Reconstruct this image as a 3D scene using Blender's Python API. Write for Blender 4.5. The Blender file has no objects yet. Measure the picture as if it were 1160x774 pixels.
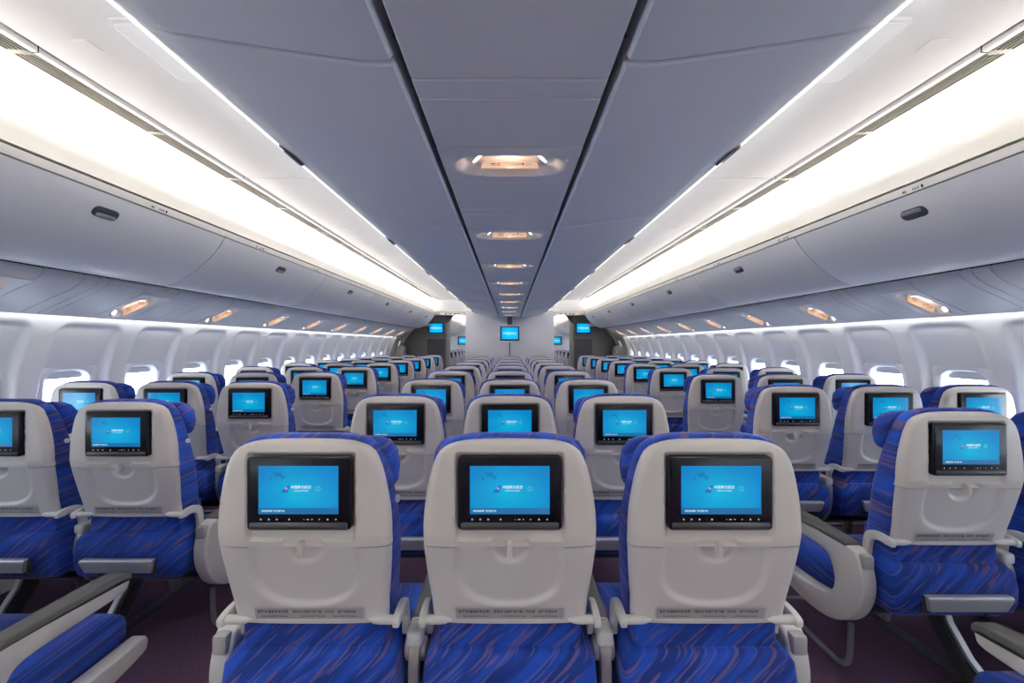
import bpy, bmesh, math, random
from mathutils import Vector, Matrix
random.seed(7)
C = bpy.context.scene
COL = C.collection
PI = math.pi
CAMZ = 1.38            # eye height; profile heights below are given relative to it (H)

# ------------------------------------------------------------------ camera
cd = bpy.data.cameras.new('camera'); cam = bpy.data.objects.new('camera', cd); COL.objects.link(cam)
cd.sensor_width = 36.0; cd.lens = 36.0 * 448.0 / 1160.0
cd.shift_x = 2.5 / 1160; cd.shift_y = 2.5 / 1160
cd.clip_start = 0.05; cd.clip_end = 200
cam.location = (0, 0, CAMZ); cam.rotation_euler = (PI / 2, 0, 0)
C.camera = cam

# ------------------------------------------------------------------ view, world, large lights
C.view_settings.view_transform = 'Standard'; C.view_settings.look = 'None'
C.view_settings.gamma = 1.0; C.view_settings.use_curve_mapping = False
C.view_settings.exposure = 0.10
C.cycles.max_bounces = 10; C.cycles.diffuse_bounces = 7; C.cycles.glossy_bounces = 4
C.cycles.transparent_max_bounces = 12
C.cycles.sample_clamp_indirect = 12
C.cycles.caustics_reflective = False; C.cycles.caustics_refractive = False
W = bpy.data.worlds.new('sky'); C.world = W; W.use_nodes = True
bg = W.node_tree.nodes['Background']
bg.inputs[0].default_value = (0.76, 0.87, 1.0, 1); bg.inputs[1].default_value = 10.0

COVE_W, SLIT_W, WASH_W = 27.0, 2.2, 1.15     # watts per metre
CABIN_AFT = -5.0
WARM = (1.0, 0.945, 0.86)
def area(name, loc, sx, sy, d, watts, col):
    """long lamp along Y, shining along direction d"""
    l = bpy.data.lights.new(name, 'AREA'); l.shape = 'RECTANGLE'; l.size = sx; l.size_y = sy
    l.energy = watts; l.color = col
    o = bpy.data.objects.new(name, l); COL.objects.link(o)
    z = -Vector(d).normalized(); y = Vector((0, 1, 0)); x = y.cross(z)
    M = Matrix((x, y, z)).transposed().to_4x4(); M.translation = Vector(loc); o.matrix_world = M
    return o
for s in (-1, 1):
    for y0, y1 in ((CABIN_AFT + .1, 9.7), (11.1, 16.4)):
        L = y1 - y0
        # lamp in the trough behind the bin valance, shining up into the cove
        area('cove_lamp', (s * 1.995, (y0 + y1) / 2, CAMZ + 0.835), 0.05, L, (s * 0.72, 0, 0.70), COVE_W * L, WARM)
        # lamp on top of the centre bins, shining up and outward at the aisle ceiling
        area('slit_lamp', (s * 0.84, (y0 + y1) / 2, CAMZ + 0.735), 0.04, L, (s * 0.55, 0, 0.83), SLIT_W * L, WARM)
        # wash lamp in the slot between the service channel and the side wall
        yw = min(y1, 9.4)
        area('wall_wash_lamp', (s * 2.722, (y0 + yw) / 2, CAMZ + 0.185), 0.02, yw - y0, (s * 0.25, 0, -1), WASH_W * (yw - y0), (0.95, 0.97, 1.0))
    o = area('daylight_portal', (s * 3.2, 4.6, 1.02), 0.7, 19.0, (-s, 0, 0), 1, (1, 1, 1))
    o.data.cycles.is_portal = True

# ------------------------------------------------------------------ materials
def nm(name, base=(0.8, 0.8, 0.8), rough=0.5, metal=0.0, spec=0.5, bump=0.0, bscale=400, coat=0.0, var=0.0):
    m = bpy.data.materials.new(name); m.use_nodes = True
    nt = m.node_tree; b = nt.nodes['Principled BSDF']
    b.inputs['Base Color'].default_value = (*base, 1); b.inputs['Roughness'].default_value = rough
    b.inputs['Metallic'].default_value = metal; b.inputs['Specular IOR Level'].default_value = spec
    b.inputs['Coat Weight'].default_value = coat; b.inputs['Coat Roughness'].default_value = 0.05
    tc = nt.nodes.new('ShaderNodeTexCoord')
    if bump:
        n = nt.nodes.new('ShaderNodeTexNoise'); n.inputs['Scale'].default_value = bscale; n.inputs['Detail'].default_value = 3
        nt.links.new(tc.outputs['Object'], n.inputs['Vector'])
        bp = nt.nodes.new('ShaderNodeBump'); bp.inputs['Strength'].default_value = bump; bp.inputs['Distance'].default_value = 0.002
        nt.links.new(n.outputs['Fac'], bp.inputs['Height']); nt.links.new(bp.outputs['Normal'], b.inputs['Normal'])
    if var:
        n = nt.nodes.new('ShaderNodeTexNoise'); n.inputs['Scale'].default_value = 3.0
        nt.links.new(tc.outputs['Object'], n.inputs['Vector'])
        mx = nt.nodes.new('ShaderNodeMix'); mx.data_type = 'RGBA'
        mx.inputs['A'].default_value = (*[c * (1 - var) for c in base], 1); mx.inputs['B'].default_value = (*[min(1, c * (1 + var)) for c in base], 1)
        nt.links.new(n.outputs['Fac'], mx.inputs['Factor']); nt.links.new(mx.outputs['Result'], b.inputs['Base Color'])
    return m
def emit(name, col, strength, sample=False):
    m = bpy.data.materials.new(name); m.use_nodes = True; nt = m.node_tree
    b = nt.nodes['Principled BSDF']; b.inputs['Base Color'].default_value = (0.02, 0.02, 0.02, 1)
    b.inputs['Roughness'].default_value = 0.25
    b.inputs['Emission Color'].default_value = (*col, 1); b.inputs['Emission Strength'].default_value = strength
    m.cycles.emission_sampling = 'FRONT' if sample else 'NONE'
    return m

m_white = nm('cabin_white', (0.80, 0.80, 0.81), 0.42, bump=0.05, bscale=900, var=0.015)
m_bin = nm('bin_white', (0.72, 0.72, 0.745), 0.38, bump=0.05, bscale=900, var=0.015)
m_cbin = nm('centre_bin_white', (0.83, 0.83, 0.85), 0.45, bump=0.05, bscale=900, var=0.015)
m_strip = nm('service_strip_grey', (0.76, 0.75, 0.76), 0.5, bump=0.05, bscale=900, var=0.015)
m_black = nm('slot_shade_black', (0.002, 0.002, 0.002), 0.9, spec=0.0)  # near-black that paints in the shade inside the vent slots
m_slat = nm('vent_slat_brown', (0.10, 0.092, 0.082), 0.6, spec=0.1)
m_cream = nm('cream_trim', (0.78, 0.75, 0.69), 0.45, var=0.01)
m_dark = nm('dark_gap', (0.015, 0.015, 0.017), 0.7)
m_grey = nm('grey_plastic', (0.12, 0.12, 0.13), 0.45, bump=0.1, bscale=700)
m_pad = nm('armrest_pad_grey', (0.095, 0.095, 0.09), 0.55, bump=0.2, bscale=900)
m_shell = nm('seat_shell_cream', (0.70, 0.655, 0.59), 0.36, bump=0.04, bscale=1100, var=0.012)
m_tray = nm('tray_cream', (0.655, 0.62, 0.585), 0.38, bump=0.04, bscale=1100, var=0.012)
m_armc = nm('armrest_cream', (0.70, 0.68, 0.63), 0.4, bump=0.04, bscale=1100)
m_armmet = nm('armrest_silver', (0.42, 0.40, 0.38), 0.4, metal=0.3)
m_metal = nm('satin_aluminium', (0.50, 0.50, 0.52), 0.36, metal=0.35)
m_steel = nm('grey_steel', (0.28, 0.28, 0.31), 0.42, metal=0.6)
m_leg = nm('dark_leg', (0.06, 0.06, 0.065), 0.45, metal=0.2)
m_bezel = nm('bezel_black', (0.004, 0.0045, 0.008), 0.22, spec=0.3)
m_chin = nm('bezel_chin', (0.035, 0.035, 0.038), 0.4)
m_ink = nm('placard_ink', (0.03, 0.03, 0.03), 0.6)
m_plac = nm('placard_silver', (0.42, 0.40, 0.38), 0.4)
m_latch = nm('bin_latch_dark', (0.07, 0.07, 0.085), 0.35)
m_latchlip = nm('bin_latch_lip', (0.30, 0.30, 0.34), 0.35)
m_mon = nm('partition_taupe', (0.22, 0.21, 0.195), 0.5, bump=0.1, bscale=500, var=0.03)
m_mond = nm('partition_dark_panel', (0.10, 0.10, 0.095), 0.5)
m_beige = nm('door_lining_beige', (0.58, 0.55, 0.50), 0.5, var=0.02)
m_bulk = nm('bulkhead_grey', (0.78, 0.78, 0.80), 0.5, bump=0.05, bscale=700, var=0.015)
m_red = nm('door_arrow_red', (0.45, 0.03, 0.03), 0.5)
m_lens = nm('frosted_lens', (0.85, 0.85, 0.86), 0.3)
m_glow = emit('slit_lens', (1.0, 0.96, 0.88), 1.15, True)
m_lamp = emit('reading_lamp', (1.0, 0.88, 0.74), 9.0, True)
m_sign = emit('lit_sign_plate', (1.0, 0.62, 0.42), 0.55)
m_signink = nm('sign_ink', (0.16, 0.07, 0.05), 0.6)
m_signred = emit('sign_red', (0.9, 0.08, 0.04), 0.8)
m_icon = emit('control_icon', (0.9, 0.93, 1.0), 0.55)
m_txt = emit('screen_text', (0.80, 0.95, 1.0), 0.85)
m_txtdim = emit('screen_text_dim', (0.16, 0.62, 0.82), 0.8)
m_bar = emit('screen_bar', (0.0, 0.145, 0.36), 0.9)
m_motif = emit('screen_motif', (0.0, 0.10, 0.30), 1.0)
m_logo = emit('screen_logo_blue', (0.0, 0.13, 0.45), 1.0)
m_logor = emit('screen_logo_red', (0.75, 0.22, 0.40), 0.9)

def mat_screen():
    m = bpy.data.materials.new('lit_screen'); m.use_nodes = True; nt = m.node_tree; b = nt.nodes['Principled BSDF']
    b.inputs['Base Color'].default_value = (0.01, 0.015, 0.02, 1); b.inputs['Roughness'].default_value = 0.10
    b.inputs['Specular IOR Level'].default_value = 0.25
    tc = nt.nodes.new('ShaderNodeTexCoord'); mp = nt.nodes.new('ShaderNodeMapping')
    mp.inputs['Location'].default_value = (-0.5, -0.5, -0.45); nt.links.new(tc.outputs['Generated'], mp.inputs[0])
    ln = nt.nodes.new('ShaderNodeVectorMath'); ln.operation = 'MULTIPLY'; ln.inputs[1].default_value = (1.1, 0, 1.0)
    nt.links.new(mp.outputs[0], ln.inputs[0])
    nz = nt.nodes.new('ShaderNodeTexNoise'); nz.inputs['Scale'].default_value = 2.2; nt.links.new(mp.outputs[0], nz.inputs['Vector'])
    le = nt.nodes.new('ShaderNodeVectorMath'); le.operation = 'LENGTH'; nt.links.new(ln.outputs[0], le.inputs[0])
    ad = nt.nodes.new('ShaderNodeMath'); ad.operation = 'MULTIPLY_ADD'; ad.inputs[1].default_value = 0.35
    nt.links.new(nz.outputs['Fac'], ad.inputs[0]); nt.links.new(le.outputs['Value'], ad.inputs[2])
    cr = nt.nodes.new('ShaderNodeValToRGB'); e = cr.color_ramp.elements
    e[0].position = 0.10; e[0].color = (0.0, 0.43, 0.66, 1); e[1].position = 0.85; e[1].color = (0.0, 0.20, 0.52, 1)
    x = e.new(0.4); x.color = (0.0, 0.335, 0.60, 1)
    nt.links.new(ad.outputs[0], cr.inputs[0]); nt.links.new(cr.outputs[0], b.inputs['Emission Color'])
    b.inputs['Emission Strength'].default_value = 1.0
    m.cycles.emission_sampling = 'NONE'
    return m
m_screen = mat_screen()

def mat_fabric():
    m = bpy.data.materials.new('blue_streaked_fabric'); m.use_nodes = True; nt = m.node_tree; b = nt.nodes['Principled BSDF']
    b.inputs['Roughness'].default_value = 0.8; b.inputs['Sheen Weight'].default_value = 0.20; b.inputs['Sheen Roughness'].default_value = 0.4
    b.inputs['Sheen Tint'].default_value = (0.5, 0.55, 1, 1); b.inputs['Specular IOR Level'].default_value = 0.25
    tc = nt.nodes.new('ShaderNodeTexCoord'); oi = nt.nodes.new('ShaderNodeObjectInfo')
    rn = nt.nodes.new('ShaderNodeMath'); rn.operation = 'MULTIPLY'; rn.inputs[1].default_value = 37.0
    nt.links.new(oi.outputs['Random'], rn.inputs[0])
    av = nt.nodes.new('ShaderNodeVectorMath'); av.operation = 'ADD'
    nt.links.new(tc.outputs['Object'], av.inputs[0]); nt.links.new(rn.outputs[0], av.inputs[1])
    def streak(ang, sal, sac, lo, hi):
        # one axis runs along the streak, one across it; then stretch
        c, q = math.cos(ang), math.sin(ang); cb = nt.nodes.new('ShaderNodeCombineXYZ')
        for k, d in enumerate(((c * sal, .25 * sal, q * sal), (-q * sac, -.04 * sac, c * sac), (0, 0.8, 0))):
            dp = nt.nodes.new('ShaderNodeVectorMath'); dp.operation = 'DOT_PRODUCT'; dp.inputs[1].default_value = d
            nt.links.new(av.outputs[0], dp.inputs[0]); nt.links.new(dp.outputs['Value'], cb.inputs[k])
        n = nt.nodes.new('ShaderNodeTexNoise'); n.inputs['Scale'].default_value = 1.0; n.inputs['Detail'].default_value = 0.6
        n.inputs['Roughness'].default_value = 0.4
        nt.links.new(cb.outputs[0], n.inputs['Vector'])
        mr = nt.nodes.new('ShaderNodeMapRange'); mr.inputs['From Min'].default_value = lo; mr.inputs['From Max'].default_value = hi
        mr.interpolation_type = 'SMOOTHSTEP'
        nt.links.new(n.outputs['Fac'], mr.inputs['Value']); return mr.outputs[0]
    s1 = streak(0.74, 8.5, 105.0, 0.60, 0.68); s2 = streak(0.70, 9.0, 130.0, 0.615, 0.69)
    s3 = streak(0.72, 4.0, 40.0, 0.36, 0.66)
    mx0 = nt.nodes.new('ShaderNodeMix'); mx0.data_type = 'RGBA'
    mx0.inputs['A'].default_value = (0.004, 0.023, 0.17, 1); mx0.inputs['B'].default_value = (0.006, 0.050, 0.35, 1)
    nt.links.new(s3, mx0.inputs['Factor'])
    mx = nt.nodes.new('ShaderNodeMix'); mx.data_type = 'RGBA'; mx.inputs['B'].default_value = (0.125, 0.07, 0.16, 1)
    nt.links.new(mx0.outputs['Result'], mx.inputs['A'])
    f1 = nt.nodes.new('ShaderNodeMath'); f1.operation = 'MULTIPLY'; f1.inputs[1].default_value = 0.85; nt.links.new(s1, f1.inputs[0])
    nt.links.new(f1.outputs[0], mx.inputs['Factor'])
    mx2 = nt.nodes.new('ShaderNodeMix'); mx2.data_type = 'RGBA'; mx2.inputs['B'].default_value = (0.06, 0.075, 0.28, 1)
    nt.links.new(mx.outputs['Result'], mx2.inputs['A'])
    f2 = nt.nodes.new('ShaderNodeMath'); f2.operation = 'MULTIPLY'; f2.inputs[1].default_value = 0.75; nt.links.new(s2, f2.inputs[0])
    nt.links.new(f2.outputs[0], mx2.inputs['Factor'])
    nt.links.new(mx2.outputs['Result'], b.inputs['Base Color'])
    wv = nt.nodes.new('ShaderNodeTexNoise'); wv.inputs['Scale'].default_value = 900; nt.links.new(tc.outputs['Object'], wv.inputs['Vector'])
    bp = nt.nodes.new('ShaderNodeBump'); bp.inputs['Strength'].default_value = 0.25; bp.inputs['Distance'].default_value = 0.002
    nt.links.new(wv.outputs['Fac'], bp.inputs['Height']); nt.links.new(bp.outputs['Normal'], b.inputs['Normal'])
    return m
m_fabric = mat_fabric()

def mat_carpet():
    m = nm('plum_carpet', (0.05, 0.03, 0.055), 0.95, spec=0.1); nt = m.node_tree; b = nt.nodes['Principled BSDF']
    tc = nt.nodes.new('ShaderNodeTexCoord')
    n = nt.nodes.new('ShaderNodeTexNoise'); n.inputs['Scale'].default_value = 260; n.inputs['Detail'].default_value = 4
    v = nt.nodes.new('ShaderNodeTexVoronoi'); v.inputs['Scale'].default_value = 120
    nt.links.new(tc.outputs['Object'], n.inputs['Vector']); nt.links.new(tc.outputs['Object'], v.inputs['Vector'])
    cr = nt.nodes.new('ShaderNodeValToRGB'); e = cr.color_ramp.elements
    e[0].position = 0.3; e[0].color = (0.070, 0.040, 0.075, 1); e[1].position = 0.75; e[1].color = (0.20, 0.115, 0.19, 1)
    nt.links.new(n.outputs['Fac'], cr.inputs[0]); nt.links.new(cr.outputs[0], b.inputs['Base Color'])
    bp = nt.nodes.new('ShaderNodeBump'); bp.inputs['Strength'].default_value = 0.6; bp.inputs['Distance'].default_value = 0.004
    nt.links.new(v.outputs['Distance'], bp.inputs['Height']); nt.links.new(bp.outputs['Normal'], b.inputs['Normal'])
    return m
m_carpet = mat_carpet()

def mat_pane():
    m = bpy.data.materials.new('window_pane'); m.use_nodes = True; nt = m.node_tree
    out = nt.nodes['Material Output']; nt.nodes.remove(nt.nodes['Principled BSDF'])
    t = nt.nodes.new('ShaderNodeBsdfTransparent'); t.inputs[0].default_value = (0.93, 0.96, 0.97, 1)
    g = nt.nodes.new('ShaderNodeBsdfGlossy'); g.inputs['Roughness'].default_value = 0.02
    fr = nt.nodes.new('ShaderNodeFresnel'); fr.inputs[0].default_value = 1.45
    mx = nt.nodes.new('ShaderNodeMixShader')
    cut = nt.nodes.new('ShaderNodeMath'); cut.operation = 'MULTIPLY'; cut.inputs[1].default_value = 0.25   # coated pane
    nt.links.new(fr.outputs[0], cut.inputs[0]); nt.links.new(cut.outputs[0], mx.inputs[0]); nt.links.new(t.outputs[0], mx.inputs[1]); nt.links.new(g.outputs[0], mx.inputs[2])
    nt.links.new(mx.outputs[0], out.inputs[0]); return m
m_pane = mat_pane()

# ------------------------------------------------------------------ mesh helpers
class MB:
    def __init__(s): s.v = []; s.f = []; s.sm = []
    def add(s, verts, faces, smooth=False):
        n = len(s.v); s.v += [tuple(v) for v in verts]
        s.f += [tuple(n + i for i in f) for f in faces]; s.sm += [smooth] * len(faces); return s
    def add_bm(s, bm, smooth=False):
        bm.verts.ensure_lookup_table(); bm.verts.index_update()
        s.add([v.co[:] for v in bm.verts], [[v.index for v in f.verts] for f in bm.faces], smooth); bm.free(); return s
    def box(s, x0, x1, y0, y1, z0, z1, r=0.0, seg=2):
        bm = bmesh.new(); bmesh.ops.create_cube(bm, size=1)
        for v in bm.verts:
            v.co = Vector(((x0 + x1) / 2 + v.co.x * (x1 - x0), (y0 + y1) / 2 + v.co.y * (y1 - y0), (z0 + z1) / 2 + v.co.z * (z1 - z0)))
        if r:
            bmesh.ops.bevel(bm, geom=list(bm.edges), offset=r, segments=seg, profile=0.5, affect='EDGES')
        return s.add_bm(bm, bool(r))
    def plate(s, axis, pts, a0, a1, r=0.0, seg=2):
        """closed 2-D outline extruded along an axis: 'x' takes (y,z), 'y' takes (x,z), 'z' takes (x,y)"""
        def p(q, a):
            return (a, q[0], q[1]) if axis == 'x' else ((q[0], a, q[1]) if axis == 'y' else (q[0], q[1], a))
        bm = bmesh.new(); n = len(pts)
        A = [bm.verts.new(p(q, a0)) for q in pts]; B = [bm.verts.new(p(q, a1)) for q in pts]
        fa = bm.faces.new(A); fb = bm.faces.new(B[::-1])
        for i in range(n):
            bm.faces.new((A[i], B[i], B[(i + 1) % n], A[(i + 1) % n]))
        bmesh.ops.recalc_face_normals(bm, faces=list(bm.faces))
        if r:
            ed = list(fa.edges) + list(fb.edges)
            bmesh.ops.bevel(bm, geom=ed, offset=r, segments=seg, profile=0.5, affect='EDGES')
        return s.add_bm(bm, True)
    def tube(s, path, r, n=10, caps=True):
        P = [Vector(p) for p in path]; rings = []
        up = None
        for i, p in enumerate(P):
            t = (P[min(i + 1, len(P) - 1)] - P[max(i - 1, 0)]).normalized()
            if up is None:
                up = t.orthogonal().normalized()
            up = (up - t * up.dot(t)).normalized(); sd = t.cross(up)
            rings.append([p + up * math.cos(2 * PI * k / n) * r + sd * math.sin(2 * PI * k / n) * r for k in range(n)])
        return s.loft(rings, caps)
    def loft(s, rings, caps=True, smooth=True):
        n = len(rings[0]); V = [v for R in rings for v in R]; F = []
        for i in range(len(rings) - 1):
            for k in range(n):
                F.append((i * n + k, i * n + (k + 1) % n, (i + 1) * n + (k + 1) % n, (i + 1) * n + k))
        if caps:
            F.append(tuple(range(n - 1, -1, -1))); F.append(tuple((len(rings) - 1) * n + k for k in range(n)))
        return s.add(V, F, smooth)
    def grid(s, rows, smooth=True):
        m = len(rows[0]); V = [v for R in rows for v in R]; F = []
        for i in range(len(rows) - 1):
            for k in range(m - 1):
                F.append((i * m + k, i * m + k + 1, (i + 1) * m + k + 1, (i + 1) * m + k))
        return s.add(V, F, smooth)
    def mesh(s, name, mat, auto=40):
        me = bpy.data.meshes.new(name); me.from_pydata(s.v, [], s.f)
        me.polygons.foreach_set('use_smooth', s.sm); me.materials.append(mat)
        bm = bmesh.new(); bm.from_mesh(me); bmesh.ops.recalc_face_normals(bm, faces=list(bm.faces)); bm.to_mesh(me); bm.free()
        me.update()
        if any(s.sm) and auto:
            me.set_sharp_from_angle(angle=math.radians(auto))
        return me
def rrect(hx, hy, r, n=5, cx=0, cy=0):
    r = min(r, hx, hy); out = []
    for qx, qy, a0 in ((1, 1, 0), (-1, 1, PI / 2), (-1, -1, PI), (1, -1, 1.5 * PI)):
        for k in range(n + 1):
            a = a0 + PI / 2 * k / n
            out.append((cx + qx * (hx - r) + r * math.cos(a), cy + qy * (hy - r) + r * math.sin(a)))
    return out
def lerp_tab(tab, z):
    if z <= tab[0][0]: return tab[0][1]
    for (a, va), (b, vb) in zip(tab, tab[1:]):
        if z <= b:
            t = (z - a) / (b - a); return va + (vb - va) * t
    return tab[-1][1]
def sst(a, b, x):
    t = max(0.0, min(1.0, (x - a) / (b - a))); return t * t * (3 - 2 * t)
def smooth_path(pts, n=6):
    P = [Vector(p) for p in pts]; out = []
    for i in range(len(P) - 1):
        p0 = P[max(i - 1, 0)]; p1 = P[i]; p2 = P[i + 1]; p3 = P[min(i + 2, len(P) - 1)]
        for k in range(n):
            t = k / n
            out.append(0.5 * ((2 * p1) + (p2 - p0) * t + (2 * p0 - 5 * p1 + 4 * p2 - p3) * t * t + (3 * p1 - p0 - 3 * p2 + p3) * t ** 3))
    out.append(P[-1]); return [tuple(p) for p in out]
def link(name, me, parent=None, loc=None, label=None):
    o = bpy.data.objects.new(name, me); COL.objects.link(o)
    if parent is not None: o.parent = parent
    if loc: o.location = loc
    if label: o['label'] = label
    return o
def thing(name, label, cat, loc=(0, 0, 0), group=None, me=None, rot=None):
    o = bpy.data.objects.new(name, me); COL.objects.link(o); o.location = loc
    if me is None: o.empty_display_size = 0.05
    if rot: o.rotation_euler = rot
    o['label'] = label; o['category'] = cat
    if group: o['group'] = group
    return o
def struct(name, me, parent=None):
    o = link(name, me, parent); o['kind'] = 'structure'; return o
def text_mb(txt, size, place, align='CENTER', bold=0.0):
    cu = bpy.data.curves.new('t', 'FONT'); cu.body = txt; cu.size = size; cu.align_x = align; cu.align_y = 'CENTER'
    cu.resolution_u = 2; cu.offset = bold
    o = bpy.data.objects.new('t', cu); COL.objects.link(o)
    dg = bpy.context.evaluated_depsgraph_get(); me = o.evaluated_get(dg).to_mesh()
    v = [place(p.co) for p in me.vertices]; f = [tuple(q.vertices) for q in me.polygons]
    o.evaluated_get(dg).to_mesh_clear(); bpy.data.objects.remove(o); bpy.data.curves.remove(cu)
    return v, f
ORD = ['first', 'second', 'third', 'fourth', 'fifth', 'sixth', 'seventh', 'eighth', 'ninth', 'tenth', 'eleventh', 'twelfth', 'thirteenth', 'fourteenth',
       'fifteenth', 'sixteenth', 'seventeenth', 'eighteenth', 'nineteenth', 'twentieth', 'twenty-first', 'twenty-second']
SIDE = {-1: 'port', 1: 'starboard'}
Y0, Y1 = CABIN_AFT, 16.6        # cabin shell extent
DOOR0, DOOR1 = 9.73, 10.9  # cross aisle with the doors

# ------------------------------------------------------------------ the setting: floor, side walls, ceiling
b = MB(); b.box(-2.97, 2.97, Y0, Y1, -0.06, 0.0); struct('floor', b.mesh('floor', m_carpet))
k = 0
for s in (-1, 1):
    for X in (0.2585, 1.86, 2.40):
        k += 1
        b = MB(); b.box(s * X - 0.03, s * X + 0.03, Y0 + .01, 9.6, 0.0005, 0.008, 0.003)
        struct('trim_%d' % k, b.mesh('trim', m_leg))
b = MB(); b.box(-3.2, 3.2, Y0 - 0.05, Y0, -0.06, 2.7); struct('wall_aft', b.mesh('wall_aft', m_mon))
b = MB(); b.box(-3.2, 3.2, Y1, Y1 + 0.05, -0.06, 2.7); struct('wall_forward', b.mesh('wall_forward', m_bulk))
# top skin, closing everything above the panels
b = MB(); b.box(-3.2, 3.2, Y0, Y1, CAMZ + 1.22, CAMZ + 1.27); struct('ceiling_1', b.mesh('ceiling', m_dark))

for s in (-1, 1):   # unseen skin above the window line, added to keep skylight out behind the bins
    b = MB(); b.box(*sorted((s * 3.15, s * 3.2)), Y0, Y1, 1.60, CAMZ + 1.22); b.box(*sorted((s * 2.742, s * 3.16)), Y0, 9.5, 1.617, 1.63); b.box(*sorted((s * 2.742, s * 3.16)), 11.0, Y1, 1.617, 1.63)
    struct('wall_%s_crown' % SIDE[s], b.mesh('light_block_skin', m_dark))
WPROF = [(0.0, 2.80), (0.15, 2.86), (0.35, 2.905), (0.6, 2.93), (0.8, 2.935), (1.0, 2.925), (1.2, 2.895), (1.38, 2.845), (1.5, 2.79), (1.56, 2.76), (1.62, 2.745)]
WINZ0, WINZ1, WINC = 0.80, 1.215, 1.005
WCEN = {-1: 2.655, 1: 2.587}; WPITCH = 0.533
def wall_x(s, y, z):
    x = lerp_tab(WPROF, z)
    d = (y - WCEN[s] + WPITCH / 2) % WPITCH - WPITCH / 2       # offset from the closest window
    hw = 0.198 + 0.012 * sst(1.3, 0.9, z)
    # arched recess
    top = 1.505
    q = max(0.0, abs(d) - (hw - 0.07)) / 0.07
    ztop = top - 0.07 * (1 - math.sqrt(max(0.0, 1 - min(1, q) ** 2)))
    inside = sst(hw + 0.012, hw - 0.022, abs(d)) * sst(ztop + 0.01, ztop - 0.022, z) * sst(0.62, 0.70, z)
    return x + inside * (0.022 + 0.035 * sst(1.5, 1.15, z))
def win_hole(s, y, z):
    d = (y - WCEN[s] + WPITCH / 2) % WPITCH - WPITCH / 2
    return abs(d) < 0.150 and WINZ0 - 0.02 < z < WINZ1 + 0.005
for s in (-1, 1):
    for part, (y0, y1) in enumerate(((Y0, 9.45), (DOOR1 + 0.2, Y1))):
        ys = []
        # node lines at multiples of the window pitch so that the holes stay square
        kk0 = math.floor((y0 - WCEN[s]) / WPITCH) - 1
        offs = [-0.2665, -0.24, -0.222, -0.208, -0.196, -0.184, -0.17, -0.15, -0.12, -0.08, -0.04, 0, 0.04, 0.08, 0.12, 0.15, 0.17, 0.184, 0.196, 0.208, 0.222, 0.24]
        for kk in range(kk0, kk0 + 60):
            for o_ in offs:
                y = WCEN[s] + kk * WPITCH + o_
                if y0 < y < y1: ys.append(y)
        ys = [y0] + ys + [y1]
        zs = [0, .1, .2, .35, .5, .6, .64, .68, .72, .75, WINZ0 - .02, .84, .9, .95, 1.0, 1.05, 1.1, 1.15, 1.19, WINZ1 + .005, 1.24, 1.28, 1.32, 1.36, 1.39, 1.42, 1.44, 1.455, 1.47, 1.48, 1.49, 1.5, 1.512, 1.53, 1.56, 1.62]
        V = [(s * wall_x(s, y, z), y, z) for z in zs for y in ys]; F = []; n = len(ys)
        for i in range(len(zs) - 1):
            for j in range(n - 1):
                if win_hole(s, (ys[j] + ys[j + 1]) / 2, (zs[i] + zs[i + 1]) / 2): continue
                F.append((i * n + j, i * n + j + 1, (i + 1) * n + j + 1, (i + 1) * n + j))
        b = MB(); b.add(V, F, True)
        struct('wall_%s%s' % (SIDE[s], '' if part == 0 else '_forward'), b.mesh('wall', m_white, 60))
        # thin vertical panel joints, every second pillar
        
# windows: frame, pane and half-lowered shade
def ring_pts(hy, hz, r, x, n=6):
    return [(x, py, pz) for py, pz in rrect(hy, hz, r, n)]
def window_meshes():
    b = MB(); rings = [ring_pts(.174, .236, .05, 0.012), ring_pts(.174, .236, .05, -0.010), ring_pts(.170, .232, .055, -0.014), ring_pts(.158, .220, .07, -0.015), ring_pts(.140, .200, .085, -0.004), ring_pts(.133, .193, .08, 0.010), ring_pts(.125, .185, .075, 0.060)]
    b.loft(rings, caps=False)
    fr = b.mesh('window_frame', m_white)
    b = MB(); b.add(ring_pts(.126, .186, .076, 0.055), [tuple(range(28))]); pn = b.mesh('pane', m_pane)
    b = MB(); 
    b.plate('x', [(y, z) for y, z in rrect(.128, .028, .026, 6, 0, .165)], 0.042, 0.048, 0.002); sh = b.mesh('window_shade', m_bin)
    return fr, pn, sh
WF, WP, WS = window_meshes()
nwin = 0
for s in (-1, 1):
    for kk in range(-9, 27):
        y = WCEN[s] + kk * WPITCH
        if (y < Y0 + .2) or (9.2 < y < DOOR1 + 0.45) or y > Y1 - .2: continue
        nwin += 1
        xw = wall_x(s, y, WINC)
        fr = struct('window_%d' % nwin, WF); fr.location = (s * (xw - 0.004), y, WINC)
        fr.scale = (s, 1, 1); fr.rotation_euler = (0, -s * 0.10, 0)
        link('pane', WP, fr); 
        if 0 < y < 9.3: link('window_shade', WS, fr)

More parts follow.
